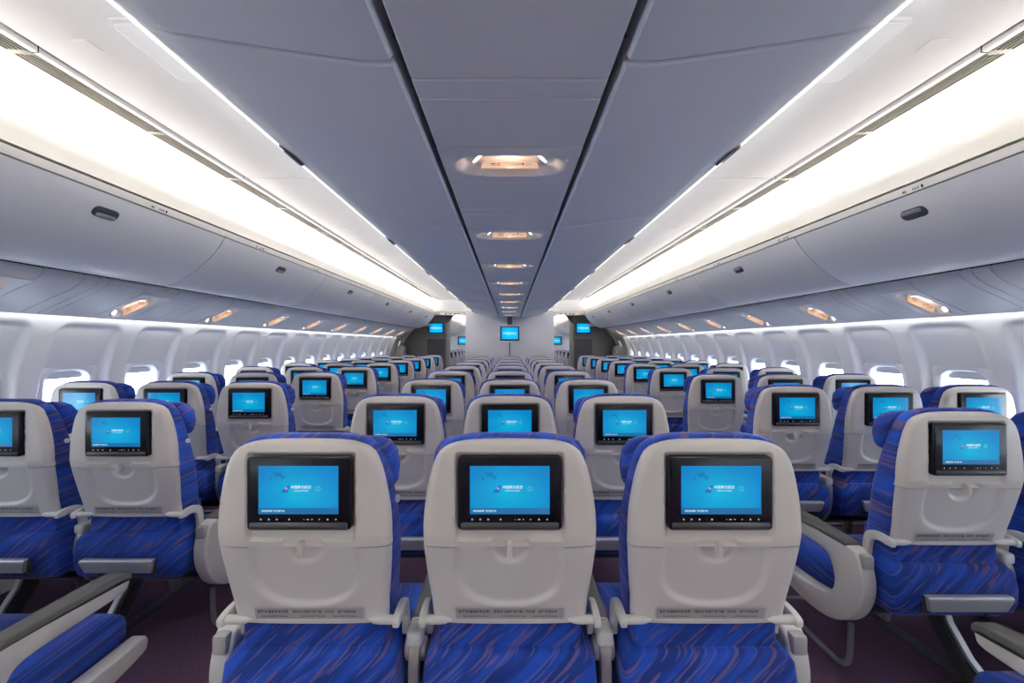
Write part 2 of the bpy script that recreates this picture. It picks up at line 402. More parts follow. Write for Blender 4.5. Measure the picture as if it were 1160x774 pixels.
# trim panels under the outboard bins (service channel), seams as real gaps over a dark backing
PSUP = [(2.338, .371), (2.351, .351), (2.374, .329), (2.42, .300), (2.57, .2325), (2.685, .181), (2.705, .168)]
PSU0 = {-1: 2.68, 1: 2.44}; PSUD = {-1: 0.814, 1: 0.828}
def extr(b, prof, s, y0, y1, smooth=True, thick=None):
    """open profile (X,H) extruded along Y"""
    b.grid([[(s * X, y, CAMZ + H) for X, H in prof] for y in (y0, y1)], smooth)
def extr_closed(b, prof, s, y0, y1, r=0.0, seg=2):
    b.plate('y', [(s * X, CAMZ + H) for X, H in prof], y0, y1, r, seg)
k = 0
for s in (-1, 1):
    b = MB(); extr(b, [(x + .022, h + .045) for x, h in PSUP], s, Y0, 9.73); extr(b, [(x + .022, h + .045) for x, h in PSUP], s, DOOR1 + .2, Y1)
    k += 1; root = struct('trim_%d' % (k + 6), b.mesh('service_channel', m_dark))
    y = PSU0[s] - 9 * PSUD[s]
    while y < 9.5:
        for a, c, solid in ((-0.118, 0.118, False), (0.122, 0.312, True), (0.316, 0.392, True), (0.396, 0.446, True), (0.450, PSUD[s] - 0.122, True)):
            ya, yb = y + a, y + c
            if ya < Y0 or yb > 9.73: continue
            pf = PSUP if solid else PSUP[:3] + [(2.388, .320)]
            b = MB(); extr_closed(b, pf + [(x + .008, h + .012) for x, h in pf[::-1]], s, ya, yb, 0.0015, 1)
            link('service_panel', b.mesh('service_panel', m_bin), root)
        y += PSUD[s]
    b = MB(); extr_closed(b, PSUP + [(x + .008, h + .012) for x, h in PSUP[::-1]], s, DOOR1 + .2, Y1, 0.0015, 1)
    link('service_panel', b.mesh('service_panel', m_bin), root)

# aisle ceiling: flat panel, vent ledge, cove, valance
AC = [(0.86, 1.085), (1.55, 1.083), (1.705, 1.078), (1.712, 1.092)]
COVE = [(1.735, 1.098), (1.735, 1.072), (1.758, 1.072)]
COVE2 = [(1.848, 1.078), (1.87, 1.084), (1.93, 1.092), (1.98, 1.086), (2.04, 1.062), (2.085, 1.025), (2.113, .98), (2.12, .94), (2.112, .86), (2.09, .80), (2.04, .775), (1.965, .775)]
VAL = [(1.965, .775), (1.94, .875), (1.928, .882), (1.916, .872), (1.895, .82), (1.878, .775), (1.868, .758), (1.864, .751), (1.90, .751)]
PJ = {-1: 2.58, 1: 2.58}
def frng(a, step, lo, hi):
    x = a
    while x > lo: x -= step
    out = []
    while x < hi:
        if x >= lo: out.append(x)
        x += step
    return out
for s in (-1, 1):
    js = [Y0] + [y for y in frng(2.58, 1.125, Y0 + .2, 9.6)] + [9.75]
    fj = [Y0] + [y for y in frng(2.58, 2.27, Y0 + .2, 9.5)] + [9.75]
    root = None
    for (ya, yb) in list(zip(fj, fj[1:])) + [(DOOR1 + .1, Y1)]:
        b = MB(); extr_closed(b, AC[:3] + [(1.705, 1.10), (0.86, 1.10)], s, ya + .003, yb - .003, 0.003, 1)
        o = b.mesh('aisle_ceiling', m_white)
        if root is None: root = struct('ceiling_%d' % (2 if s < 0 else 3), o)
        else: link('ceiling_panel', o, root)
    for (ya, yb) in list(zip(js, js[1:])) + [(DOOR1 + .1, Y1)]:
        b = MB(); extr(b, COVE, s, ya + .002, yb - .002); extr(b, COVE2, s, ya + .002, yb - .002)
        link('cove_panel', b.mesh('cove_panel', m_white, 50), root)
    for (ya, yb) in ((Y0, 9.75), (DOOR1 + .1, Y1)):
        b = MB(); extr(b, VAL, s, ya, yb); link('cove_valance', b.mesh('cove_valance', m_cream, 50), root)
        b = MB(); extr(b, [(1.70, 1.115), (1.74, 1.115)], s, ya, yb); extr(b, [(1.85, .738), (1.85, .73), (1.95, .735)], s, ya, yb)
        link('shadow_gap', b.mesh('shadow_gap', m_dark), root)
    for (ya, yb) in ((Y0, 0.3305), (9.3305, 9.75), (DOOR1 + .1, Y1)):
        b = MB(); extr(b, [(1.758, 1.072), (1.848, 1.078)], s, ya, yb); link('cove_filler', b.mesh('cove_filler', m_white), root)

# centre service strip panels
b = MB(); b.box(-0.27, 0.27, Y0, 8.37, CAMZ + .625, CAMZ + .635); rootc = struct('ceiling_4', b.mesh('strip_backing', m_dark))
CP0, CPD = 1.27, 0.822
y = CP0 - 7 * CPD
while y < 8.3:
    for a, c in ((0.127, 0.40), (0.404, 0.468), (0.472, CPD - 0.127)):
        if y + c > 8.36: continue
        b = MB(); b.box(-0.212, 0.212, y + a, y + c, CAMZ + .568, CAMZ + .585, 0.003, 1)
        link('strip_panel', b.mesh('strip_panel', m_strip), rootc)
    y += CPD

# ------------------------------------------------------------------ centre bulkhead, partitions, header, doors
b = MB(); b.box(-0.935, 0.935, 8.37, 10.3, 0, CAMZ + .705, 0.006, 2)
struct('wall_centre_bulkhead', b.mesh('bulkhead', m_bulk))
b = MB(); b.box(-0.004, 0.004, 8.362, 8.37, 0.9, CAMZ + .05)
struct('trim_20', b.mesh('bulkhead_seam', m_dark))
nd = 0
for s in (-1, 1):
    # taupe partition beyond the cross aisle
    pr = [(1.66, 0.0), (2.80, 0.0), (2.80, 1.70), (2.50, 2.15), (1.95, 2.25), (1.66, 2.14), (1.635, 2.02), (1.66, 1.9)]
    b = MB(); b.plate('y', [(s * x, z) for x, z in pr], 10.35, 11.05, 0.01, 2)
    pw = struct('wall_%s_partition' % SIDE[s], b.mesh('partition', m_mon))
    b = MB(); b.box(min(s * 1.70, s * 2.16), max(s * 1.70, s * 2.16), 10.342, 10.352, 0.75, 1.50, 0.004, 1)
    link('recessed_panel', b.mesh('recessed_panel', m_mond), pw)
    b = MB(); b.box(min(s * 1.69, s * 2.2), max(s * 1.69, s * 2.2), 10.33, 10.352, 1.535, 1.56, 0.004, 1)
    link('ledge', b.mesh('ledge', m_mon), pw)
    b = MB(); b.plate('y', [(s * 1.655, 2.0), (s * 1.64, 1.90), (s * 1.52, 2.05), (s * 1.44, 2.13), (s * 1.66, 2.13)], 10.30, 10.42, 0.004, 1)
    link('curtain_header', b.mesh('curtain_header', m_mond), pw)
    # header over the aisle
    b = MB(); xa, xb = sorted((s * 0.88, s * 2.30)); b.box(xa, xb, 9.76, 10.9, CAMZ + .79, CAMZ + 1.2, 0.01, 2)
    hd = struct('trim_%d' % (21 if s < 0 else 22), b.mesh('aisle_header', m_white)); b = MB()
    xa, xb = sorted((s * 0.88, s * 2.0)); b.box(xa, xb, 9.78, 9.95, CAMZ + .715, CAMZ + .795, 0.01, 2)
    link('lower_strip', b.mesh('lower_strip', m_beige), hd)
    # outboard ceiling above the doors
    b = MB(); xa, xb = sorted((s * 2.0, s * 2.95)); b.box(xa, xb, 9.76, 10.9, CAMZ + .45, CAMZ + .5); struct('ceiling_%d' % (5 if s < 0 else 6), b.mesh('door_ceiling', m_beige))
    # door lining and door
    prof = [(x, z) for z, x in [(0, 2.78), (.35, 2.86), (.8, 2.88), (1.2, 2.84), (1.5, 2.72), (1.75, 2.50), (1.86, 2.36)]]
    b = MB(); back = [(3.19, 1.86), (3.19, 0)]
    b.plate('y', [(s * x, z) for x, z in prof + back], 9.44, 9.80, 0.012, 2); b.plate('y', [(s * x, z) for x, z in prof + back], 10.2, 11.12, 0.012, 2)
    struct('wall_%s_door_lining' % SIDE[s], b.mesh('door_lining', m_beige))
    nd += 1
    pd = [(x + .03, z) for x, z in prof]; lo = [p for p in pd if p[1] < 1.21] ; wz = [(2.855, 1.22), (2.76, 1.45)]
    b = MB()
    def dpl(pts, ya, yb): b.plate('y', [(s * x, z) for x, z in pts] + [(s * (x + .05), z + .01) for x, z in pts[::-1]], ya, yb, 0.002, 1)
    dpl(lo + wz[:1], 9.79, 10.21); dpl(wz[1:] + [(2.75, 1.5), (2.53, 1.75), (2.39, 1.86)], 9.79, 10.21)
    dpl(wz, 9.79, 9.91); dpl(wz, 10.05, 10.21)
    d = struct('door_%d' % nd, b.mesh('door', m_beige))
    b = MB(); b.plate('y', [(s * 2.87, 1.21), (s * 2.78, 1.46), (s * 2.785, 1.462), (s * 2.875, 1.212)], 9.90, 10.06); link('pane', b.mesh('door_pane', m_pane), d)
    b = MB(); b.loft([[(s * (2.68 - dx), y, z) for y, z in rrect(.17 - q, .30 - q, .12, 5, 10.02, 1.02)] for dx, q in ((-.2, -.01), (0, 0), (.03, .03), (.045, .08))])
    bu = link('slide_bustle', b.mesh('slide_bustle', m_beige), d)
    b = MB(); arc = [(s * 2.622, 10.02 + .13 * math.cos(a), 1.14 + .10 * math.sin(a)) for a in [PI * i / 12 for i in range(13)]]
    b.tube(arc, 0.012, 6); link('red_arc', b.mesh('red_arc', m_red), bu, label='red arrow arc')

# ------------------------------------------------------------------ overhead bins, outboard
OB = [(1.857, .692), (1.870, .668), (1.90, .622), (1.96, .553), (2.036, .485), (2.10, .438), (2.16, .405), (2.21, .386), (2.25, .374), (2.262, .378), (2.268, .392), (2.268, .692)]
OR = [(1.846, .732), (1.846, .722), (1.8545, .698), (1.90, .698), (1.90, .732)]
def latch_bm(b, prof_p, nrm, tan, y, s, L=0.055, Wd=0.026):
    pass
OBJ = [-4.99, -3.14, -1.71, -0.28, 1.15, 2.58, 4.01, 5.44, 6.87, 8.30, 9.73]
FWD = [11.1, 12.9, 14.7, 16.55]
def outward(s, X, H, ang):
    """matrix of a plate lying on the bin face at (X,H): local x runs along the cabin, local z points into the cabin"""
    n = Vector((-s * math.cos(ang), 0, -math.sin(ang)))       # into the cabin
    xax = Vector((0, 1, 0)); yax = n.cross(xax)
    M = Matrix((xax, yax, n)).transposed().to_4x4(); M.translation = Vector((s * X, 0, CAMZ + H)); return M
# latch meshes in local space (x along, y up/down the face, z towards viewer)
b = MB(); b.plate('z', rrect(.058, .027, .024, 6), -0.006, 0.002, 0.002, 2); LB = b.mesh('bin_latch', m_latch)
b = MB(); b.plate('z', rrect(.046, .010, .009, 5, 0.004, -.013), 0.0022, 0.007, 0.002, 2); LL = b.mesh('latch_handle', m_latchlip)
def row_label(txt):
    b = MB()
    v, f = text_mb(txt, 0.020, lambda c: (c.x - .045, c.y, 0), 'LEFT', 0.0004); b.add(v, f)
    return b
ICON = MB()
for q in range(3): ICON.plate('z', rrect(.0035, .0065, .003, 3, 0.006 + q * .011, 0), 0, 0.0006)
ICON_me = ICON.mesh('seat_icons', m_latchlip)
DIA = MB(); DIA.plate('z', [(.046, .010), (.052, 0), (.046, -.010), (.040, 0)], 0, 0.0006); DIA_me = DIA.mesh('arrow_mark', m_ink)
LABY = {-1: (2.085, 0.84), 1: (1.82, 0.86)}
for s in (-1, 1):
    labs = [(46 - i, LABY[s][0] + i * LABY[s][1]) for i in range(9)]
    for i, (ya, yb) in enumerate(list(zip(OBJ, OBJ[1:])) + list(zip(FWD, FWD[1:]))):
        far = ya > 10; i -= 2; nth = i - 1
        if far: lab = 'white overhead bin in the cabin beyond the %s aisle opening, %s from it' % (SIDE[s], ORD[i - 8])
        elif i < 1: lab = 'white curved overhead bin over %s window seats, behind the camera, %s going aft' % (SIDE[s], ORD[-i])
        else: lab = 'white curved overhead bin over the %s window seats, %s from the camera' % (SIDE[s], ORD[i - 1])
        t = thing('overhead_bin', lab, 'overhead bin', (0, 0, 0), 'curved bins over the window seats')
        g = 0.0035
        b = MB(); extr_closed(b, OB, s, ya + g, yb - g, 0.004, 2); link('bin_door', b.mesh('bin_door', m_bin, 35), t)
        b = MB(); extr_closed(b, OR, s, ya + .001, yb - .001); rail = link('label_rail', b.mesh('label_rail', m_cream, 35), t)
        M = outward(s, 1.905, .614, math.radians(38)); M.translation.y = (ya + yb) / 2
        lt = link('latch', LB, t); lt.matrix_world = M
        lh = link('latch_handle', LL, lt)
        if s > 0:  # keep the handle on the lower half of the latch
            pass
        for num, ly in labs:
            if ya <= ly < yb and not far:
                M = outward(s, 1.8495, .7095, math.radians(20)); M.translation.y = ly
                M = M @ Matrix.Rotation(PI if False else 0, 4, 'Z')
                # the writing reads from the aisle: its x axis runs aft-to-forward on port, forward-to-aft on starboard
                xdir = Vector((0, 1 if s < 0 else -1, 0)); n = M.to_3x3() @ Vector((0, 0, 1)); yd = n.cross(xdir)
                M2 = Matrix((xdir, yd, n)).transposed().to_4x4(); M2.translation = M.translation
                rl = link('row_number', row_label(str(num)).mesh('row_number', m_ink), rail); rl.matrix_world = M2
                if ly < 4.5:
                    o = link('seat_icons', ICON_me, rl); o = link('arrow_mark', DIA_me, rl)

# ------------------------------------------------------------------ overhead bins, centre
CB = [(.232, .578), (.240, .568), (.262, .566), (.30, .567), (.45, .588), (.58, .608), (.68, .624), (.735, .640), (.765, .662), (.785, .70), (.79, .73), (.79, .95), (.232, .95)]
CBJ = [-4.99, -3.70, -2.575, -1.45, -0.325, 0.80, 1.925, 3.05, 4.175, 5.30, 6.425, 7.55, 8.365]
b = MB(); b.plate('z', rrect(.058, .024, .022, 6), -0.004, 0.003, 0.002, 2); CL = b.mesh('bin_latch', m_latch)
b = MB(); b.plate('z', rrect(.050, .008, .007, 5, 0, .010), 0.003, 0.008, 0.002, 2); CLH = b.mesh('latch_handle', m_latchlip)
for s in (-1, 1):
    for i, (ya, yb) in enumerate(zip(CBJ, CBJ[1:])):
        if i < 4: lab = 'grey centre overhead bin beside the %s aisle, behind the camera, %s going aft' % (SIDE[s], ORD[3 - i])
        else: lab = 'grey centre overhead bin beside the %s aisle, %s from the camera' % (SIDE[s], ORD[i - 4])
        t = thing('overhead_bin', lab, 'overhead bin', (0, 0, 0), 'flat centre overhead bins')
        b = MB(); extr_closed(b, CB, s, ya + .0045, yb - .0045, 0.007, 3); link('bin_bucket', b.mesh('bin_bucket', m_cbin, 35), t)
        M = outward(s, 0.0, 0.0, math.radians(58))
        n = Vector((s * math.sin(math.radians(38)), 0, -math.cos(math.radians(38)))); xd = Vector((0, 1, 0)); yd = n.cross(xd)
        M = Matrix((xd, yd, n)).transposed().to_4x4(); M.translation = Vector((s * .752, (ya + yb) / 2, CAMZ + .648))
        lt = link('latch', CL, t); lt.matrix_world = M; link('latch_handle', CLH, lt)
    # lit lens along the top edge of the centre bins
    b = MB(); extr_closed(b, [(.794, .690), (.803, .6835), (.822, .704), (.826, .722), (.794, .722)], s, Y0 + .02, 8.36)
    t = thing('light_strip', 'long lit lens strip along the outer edge of the %s centre bins' % SIDE[s], 'light strip', (0, 0, 0), None, b.mesh('light_strip', m_glow))

# ------------------------------------------------------------------ air vents and small ceiling fittings
b = MB(); b.box(-0.052, 0.052, -0.28, 0.28, 0.030, 0.036); b.box(-0.052, -0.048, -0.28, 0.28, 0.004, 0.032); b.box(0.048, 0.052, -0.28, 0.28, 0.004, 0.032); VF = b.mesh('vent_backing', m_black)
b = MB()
for q in range(5):
    x = -0.036 + q * 0.018; b.box(x - 0.0030, x + 0.0030, -0.270, 0.270, -0.002, 0.010, 0.0006, 1)
for q in (-0.2755, 0.2755): b.box(-0.045, 0.045, q - .0057, q + .0057, -0.002, 0.010, 0.001, 1)
VS = b.mesh('vent_slats', m_slat)
for s in (-1, 1):
    n = 0
    for yc in frng(2.58 + 0.28125, 0.5625, 0.6, 9.5):
        n += 1
        t = thing('air_vent', 'long slotted air vent above the %s cove light, %s from the camera' % (SIDE[s], ORD[n - 1]), 'air vent', (s * 1.803, yc, CAMZ + 1.075), 'slotted vents over the cove lights', rot=(0, -s * 0.067, 0))
        link('backing', VF, t); link('grille', VS, t)
    for n, yc in enumerate((1.435, 3.70, 5.95)):
        b = MB(); b.box(-.029, .029, -.029, .029, -.004, 0.002, 0.002, 1)
        t = thing('ceiling_plate', 'small square white cover plate on the %s aisle ceiling, %s from the camera' % (SIDE[s], ORD[n]), 'cover plate', (s * 1.533, yc, CAMZ + 1.083), 'square ceiling plates', b.mesh('ceiling_plate', m_white))
    b = MB(); b.plate('z', rrect(.075, .16, .03, 5), -.010, 0.004, 0.003, 2)
    t = thing('emergency_light', 'white rounded emergency light lens in the %s aisle ceiling' % SIDE[s], 'light', (s * 1.275, 1.47, CAMZ + 1.084), None, b.mesh('emergency_light', m_white))
    b = MB(); b.plate('z', rrect(.062, .145, .022, 5), -.0125, -.009, 0.001, 1); link('lens', b.mesh('lens', m_lens), t)

# ------------------------------------------------------------------ reading light panels
def psu_meshes(hx, hy, a):
    b = MB(); NX, NY = 64, 40; rows = []
    for j in range(NY + 1):
        R = []
        for i in range(NX + 1):
            x = -hx + 2 * hx * i / NX; y = -hy + 2 * hy * j / NY
            q = (abs(x) / a) ** 3 + (abs(y - 0.0) / 0.072) ** 3
            R.append((x, y, 0.032 * sst(1.08, 0.55, q)))
        rows.append(R)
    b.grid(rows)
    for y in (-hy, hy): b.grid([[(x, y, 0) for x in (-hx, hx)], [(x, y, .014) for x in (-hx, hx)]])
    for x in (-hx, hx): b.grid([[(x, y, 0) for y in (-hy, hy)], [(x, y, .014) for y in (-hy, hy)]])
    plate = b
    b2 = MB(); b2.plate('y', rrect(.092, .034, .012, 5), 0, 0.004, 0.001, 1)
    # sign faces aft and down: tilt it inside the recess
    R = Matrix.Rotation(math.radians(-50 if hx > .2 else -18), 4, 'X'); T = Matrix.Translation((0, 0.016, 0.015))
    b2.v = [tuple(T @ R @ Vector(v)) for v in b2.v]
    ic = MB()
    def put(v, f): ic.add([tuple(T @ R @ Vector((p[0], -0.0006, p[1]))) for p in v], f)
    put([(-.062, -.012), (-.03, -.012), (-.03, -.006), (-.062, -.006)], [(0, 1, 2, 3)])
    put([(-.062, .002), (-.046, .002), (-.046, .012), (-.062, .012)], [(0, 1, 2, 3)])
    put([(-.040, .000), (-.034, .000), (-.034, .014), (-.040, .014)], [(0, 1, 2, 3)])
    put([(.005, -.012), (.04, .004), (.04, .008), (.003, -.008)], [(0, 1, 2, 3)])
    put([(.040, -.01), (.046, -.01), (.046, .014), (.040, .014)], [(0, 1, 2, 3)])
    put([(.052, -.012), (.07, -.002), (.07, .004), (.052, -.006)], [(0, 1, 2, 3)])
    lamps = []
    for q in (-1, 1):
        m = MB(); ax = Vector((-q * 0.62, 0.25, -0.74)).normalized()
        m.tube([Vector((q * .102, -.034, .012)) - ax * .014, Vector((q * .102, -.034, .012))], .019, 18)
        lens = MB(); lens.tube([Vector((q * .102, -.034, .012)) + ax * .0004, Vector((q * .102, -.034, .012)) + ax * .003], .0165, 18)
        lamps.append((m.mesh('lamp_housing', m_white), lens.mesh('lamp_lens', m_lamp)))
    call = MB()
    for q in (-1, 1): call.plate('z', rrect(.006, .006, .006, 4, q * .178, -.045), -.003, .001, .001, 1)
    return plate, b2.mesh('sign_plate', m_sign), ic.mesh('sign_symbols', m_signink), lamps, call.mesh('call_button', m_lens)
pc, SGN, SGI, LMP, CALL = psu_meshes(.212, .1225, .172)
PC = pc.mesh('light_panel', m_strip); q_ = psu_meshes(.178, .1165, .150); PS_ = q_[0].mesh('light_panel', m_bin)
def psu(loc, rot, label, me, group, near, side):
    t = thing('reading_light_panel', label, 'reading light', loc, group, rot=rot)
    link('housing', me, t)
    sp = link('sign_plate', q_[1] if side else SGN, t)
    if near: link('sign_symbols', q_[2] if side else SGI, sp)
    for h, l in LMP:
        hh = link('lamp', h, t); link('lamp_lens', l, hh)
    if near and not side: link('call_button', CALL, t)
    l = bpy.data.lights.new('recess_fill', 'POINT'); l.energy = 0.45; l.color = (1.0, 0.70, 0.48); l.shadow_soft_size = 0.008  # added point light that fills the recess with warm glow between the lamps
    o = bpy.data.objects.new('recess_fill', l); COL.objects.link(o); o.parent = t; o.location = (0, -0.035, 0.004)
n = 0; y = CP0
while y < 8.2:
    psu((0, y, CAMZ + .568), (0, 0, 0), 'warm lit reading light panel in the centre ceiling strip, %s from the camera' % ORD[n], PC, 'centre reading light panels', n < 4, False)
    n += 1; y += CPD
for s in (-1, 1):
    n = 0; y = PSU0[s] - PSUD[s]
    while y < 9.5:
        th = math.atan2(.135, .30)
        psu((s * 2.5505, y, CAMZ + .2405), (0, s * th, 0), 'warm lit reading light panel above the %s windows, %s from the camera' % (SIDE[s], ORD[n]), PS_, 'reading lights above the windows', n < 3, True)
        n += 1; y += PSUD[s]

# ------------------------------------------------------------------ seats
SHELLW = [(.640, .1985), (.667, .2006), (.716, .2030), (.77, .2100), (.8245, .2155), (.868, .2187), (.92, .2190), (.96, .2165), (.996, .2115), (1.042, .2025), (1.07, .195), (1.094, .1855), (1.108, .177), (1.118, .1665), (1.126, .152), (1.132, .134), (1.136, .112), (1.1385, .08), (1.1395, .0)]
def shell_y(x, z):
    y = 0.0
    if z < 0.90: y += (0.90 - z) * 0.20
    if z > 1.07: y += ((z - 1.07) / 0.07) ** 2 * 0.012
    w = max(.02, lerp_tab(SHELLW, z))
    y += 0.010 * min(1, abs(x) / .2187) ** 3
    # rounded edge
    d = min(w - abs(x), (1.1395 - z) * 1.6 + 0.0 if z > 1.0 else 1)
    R = 0.022
    if d < R: y += (R - math.sqrt(max(0, R * R - (R - max(0, d)) ** 2))) * 0.8
    return y
def shell_part(z0, z1, nz, nx, f, wadj=0.0):
    rows = []
    ss = [-1 + 2 * i / nx for i in range(nx + 1)]
    ts = [math.copysign(1 - (1 - abs(q)) ** 1.25, q) for q in ss]
    for j in range(nz + 1):
        q = j / nz; z = z0 + (z1 - z0) * (1 - (1 - q) ** 1.7 if z1 > 1.1 else q)
        w = lerp_tab(SHELLW, z) + wadj
        rows.append([(w * t, shell_y(w * t, z) + f(w * t, z), z) for t in ts])
    b = MB(); b.grid(rows)
    # rim going forward all round
    ring = rows[0] + [r[-1] for r in rows[1:]] + rows[-1][::-1][1:] + [r[0] for r in rows[::-1]][1:-1]
    back = [(x * 0.985, max(y + .012, .034 + max(0, .9 - z) * .2), z) for x, y, z in ring]
    n = len(ring); b.add(ring + back, [(i, (i + 1) % n, n + (i + 1) % n, n + i) for i in range(n)], True)
    return b
def up_f(x, z):
    ax = abs(x)
    q = sst(.136, .127, ax) * sst(.888, .897, z) * sst(1.112, 1.102, z)
    # raised centre notch for the latch
    hw = .026 + max(0, .893 - z) * .9 + .012
    q2 = sst(hw + .016, hw - .004, ax) * sst(.8725, .8765, z) * sst(.912, .898, z)
    return 0.011 * max(q, q2)
def u_dist(x, z):
    """signed distance-like value to the U outline on the tray: positive inside"""
    a, zb = .142, .7035
    ax = abs(x); zc = .800
    if z > zc: return a - ax
    q = math.sqrt((ax / a) ** 2.3 + ((zc - z) / (zc - zb)) ** 2.3) if (ax + zc - z) > 0 else 0
    return (1 - q) * 0.10
def tr_f(x, z):
    d = u_dist(x, z)
    y = 0.0105 * sst(0.0, 0.019, d)
    # finger scoop under the latch
    r = math.hypot(x, z - .874)
    y += 0.009 * sst(.052, .040, r)
    # placard pocket
    y += 0.0022 * sst(.142, .139, abs(x)) * sst(.6655, .669, z) * sst(.703, .700, z)
    return y
SEAT = {}
def build_seat_meshes():
    S = SEAT
    S['shell'] = shell_part(.8745, 1.1395, 60, 84, up_f).mesh('back_shell', m_shell, 50)
    S['tray'] = shell_part(.655, .8715, 56, 84, tr_f, -.0006).mesh('tray_table', m_tray, 50)
    # latch
    b = MB(); b.plate('x', [(.0, .891), (-.006, .888), (-.008, .868), (-.004, .852), (.003, .853), (.012, .868), (.012, .89)], -.006, .006, .002, 2)
    S['latch'] = b.mesh('tray_latch', m_shell)
    # screen unit
    b = MB(); fr = []
    cz = 1.013
    for dy, q, rr in ((.012, 0, .010), (-.003, 0, .010), (-.0065, .0015, .009), (-.0075, .004, .008)):
        fr.append([(x, dy, cz + z) for x, z in rrect(.1273 - q, .0908 - q, rr, 5)])
    b.loft(fr); S['bezel'] = b.mesh('screen_bezel', m_bezel)
    b = MB(); b.plate('x', [(.004, .9205), (-.007, .9235), (-.012, .930), (-.0115, .938), (-.0075, .9425), (.004, .9425)], -.120, .120, .003, 2)
    S['chin'] = b.mesh('bezel_lip', m_chin)
    b = MB(); b.box(-.0975, .0975, -.0088, -.0070, .9633, 1.0808, .0006, 1); S['screen'] = b.mesh('screen', m_screen)
    yq = -.0092
    def pl(x0, x1, z0, z1): return [(x0, yq, z0), (x1, yq, z0), (x1, yq, z1), (x0, yq, z1)], [(0, 1, 2, 3)]
    b = MB(); b.add(*pl(-.0975, .0975, .9633, .9785)); S['bar'] = b.mesh('caption_bar', m_bar)
    b = MB(); v, f = text_mb('中国南方航空', .0083, lambda c: (c.x + .007, yq, c.y + 1.0290), 'CENTER', .0001); b.add(v, f)
    v, f = text_mb('CHINA SOUTHERN', .0042, lambda c: (c.x + .007, yq, c.y + 1.0205), 'CENTER', .00005); b.add(v, f)
    v, f = text_mb('请轻触屏幕任意位置开始', .0052, lambda c: (c.x - .090, yq - .0003, c.y + .9712), 'LEFT', .00005); b.add(v, f)
    S['text'] = b.mesh('screen_caption', m_txt)
    b = MB()
    ring = [[(.049 + r * math.cos(2 * PI * k / 20), yq, 1.0260 + r * math.sin(2 * PI * k / 20)) for k in range(20)] for r in (.0060, .0047)]
    b.loft(ring, caps=False, smooth=False); v, f = text_mb('S', .007, lambda c: (c.x + .049, yq, c.y + 1.026), 'CENTER'); b.add(v, f)
    S['emblem'] = b.mesh('round_emblem', m_txtdim)
    b = MB(); b.add([(-.042, yq, 1.0165), (-.026, yq, 1.0160), (-.0205, yq, 1.0350), (-.0275, yq, 1.0325)], [(0, 1, 2, 3)]); S['logo'] = b.mesh('tail_logo', m_logo)
    b = MB()
    for a in range(5):
        an = 2 * PI * a / 5 + .3; c = Vector((-.0285 + (.0019) * math.cos(an), yq - .0003, 1.0262 + .0019 * math.sin(an)))
        b.add([(c.x + .0015 * math.cos(2 * PI * k / 8), c.y, c.z + .0015 * math.sin(2 * PI * k / 8)) for k in range(8)], [tuple(range(8))])
    S['logor'] = b.mesh('flower_logo', m_logor)
    b = MB()
    for px, pz, r, st in ((-.046, 1.060, .0065, 0), (-.0375, 1.0535, .0048, .5), (-.053, 1.0585, .0042, .9), (-.066, 1.0500, .0030, .2), (-.058, 1.064, .003, .6)):
        for a in range(5):
            an = 2 * PI * a / 5 + st
            cx, czz = px + r * .62 * math.cos(an), pz + r * .62 * math.sin(an)
            ca, sa = math.cos(an), math.sin(an)
            b.add([(cx + ca * r * .5 * math.cos(q) - sa * r * .24 * math.sin(q), yq, czz + sa * r * .5 * math.cos(q) + ca * r * .24 * math.sin(q)) for q in [2 * PI * k / 8 for k in range(8)]], [tuple(range(8))])
    S['motif'] = b.mesh('flower_motif', m_motif)
    b = MB(); zi = .9500
    def tri(x, r): b.add([(x - r, yq + .0012, zi - r), (x - r, yq + .0012, zi + r), (x + r, yq + .0012, zi)], [(0, 1, 2)])
    def sq(x, r, rz=None): rz = rz or r; b.add([(x - r, yq + .0012, zi - rz), (x + r, yq + .0012, zi - rz), (x + r, yq + .0012, zi + rz), (x - r, yq + .0012, zi + rz)], [(0, 1, 2, 3)])
    for x in (-.0905, -.071, -.0515): tri(x, .0019); sq(x - .0025, .0005, .0022)
    sq(-.0225, .0018); sq(.0135, .0008); sq(.0228, .0028, .0010); sq(.033, .0006, .0016); sq(.0335, .0016, .0005)
    tri(.0515, .0017); sq(.0715, .0018); sq(.0915, .0008, .0018); sq(.0915, .0018, .0008)
    S['icons'] = b.mesh('control_icons', m_icon)
    # placard with two lines of writing
    yp = lambda z: shell_y(0, z) + .0022 - .0016
    b = MB(); b.add([(-.139, yp(.669), .669), (.139, yp(.669), .669), (.139, yp(.700), .700), (-.139, yp(.700), .700)], [(0, 1, 2, 3)])
    S['placard'] = b.mesh('placard', m_plac)
    b = MB(); put = lambda c, ox, oz: (c.x + ox, yp(c.y + oz) - .0005, c.y + oz)
    for tx, ox in (('就座时请系好安全带', -.092), ('救生衣 在您座位下面，可漂浮', .012), ('坐垫可供漂浮', .098)):
        v, f = text_mb(tx, .0088 if ox < 0 else .0080, lambda c: put(c, ox, .6905), 'CENTER', .0002); b.add(v, f)
    for tx, ox in (('Fasten Seat Belt While Seated', -.088), ('Life Vest Under Your Seat', .010), ('Seat Cushion For Flotation', .092)):
        v, f = text_mb(tx, .0056, lambda c: put(c, ox, .6775), 'CENTER', .0001); b.add(v, f)
    S['placard_text'] = b.mesh('placard_writing', m_ink)
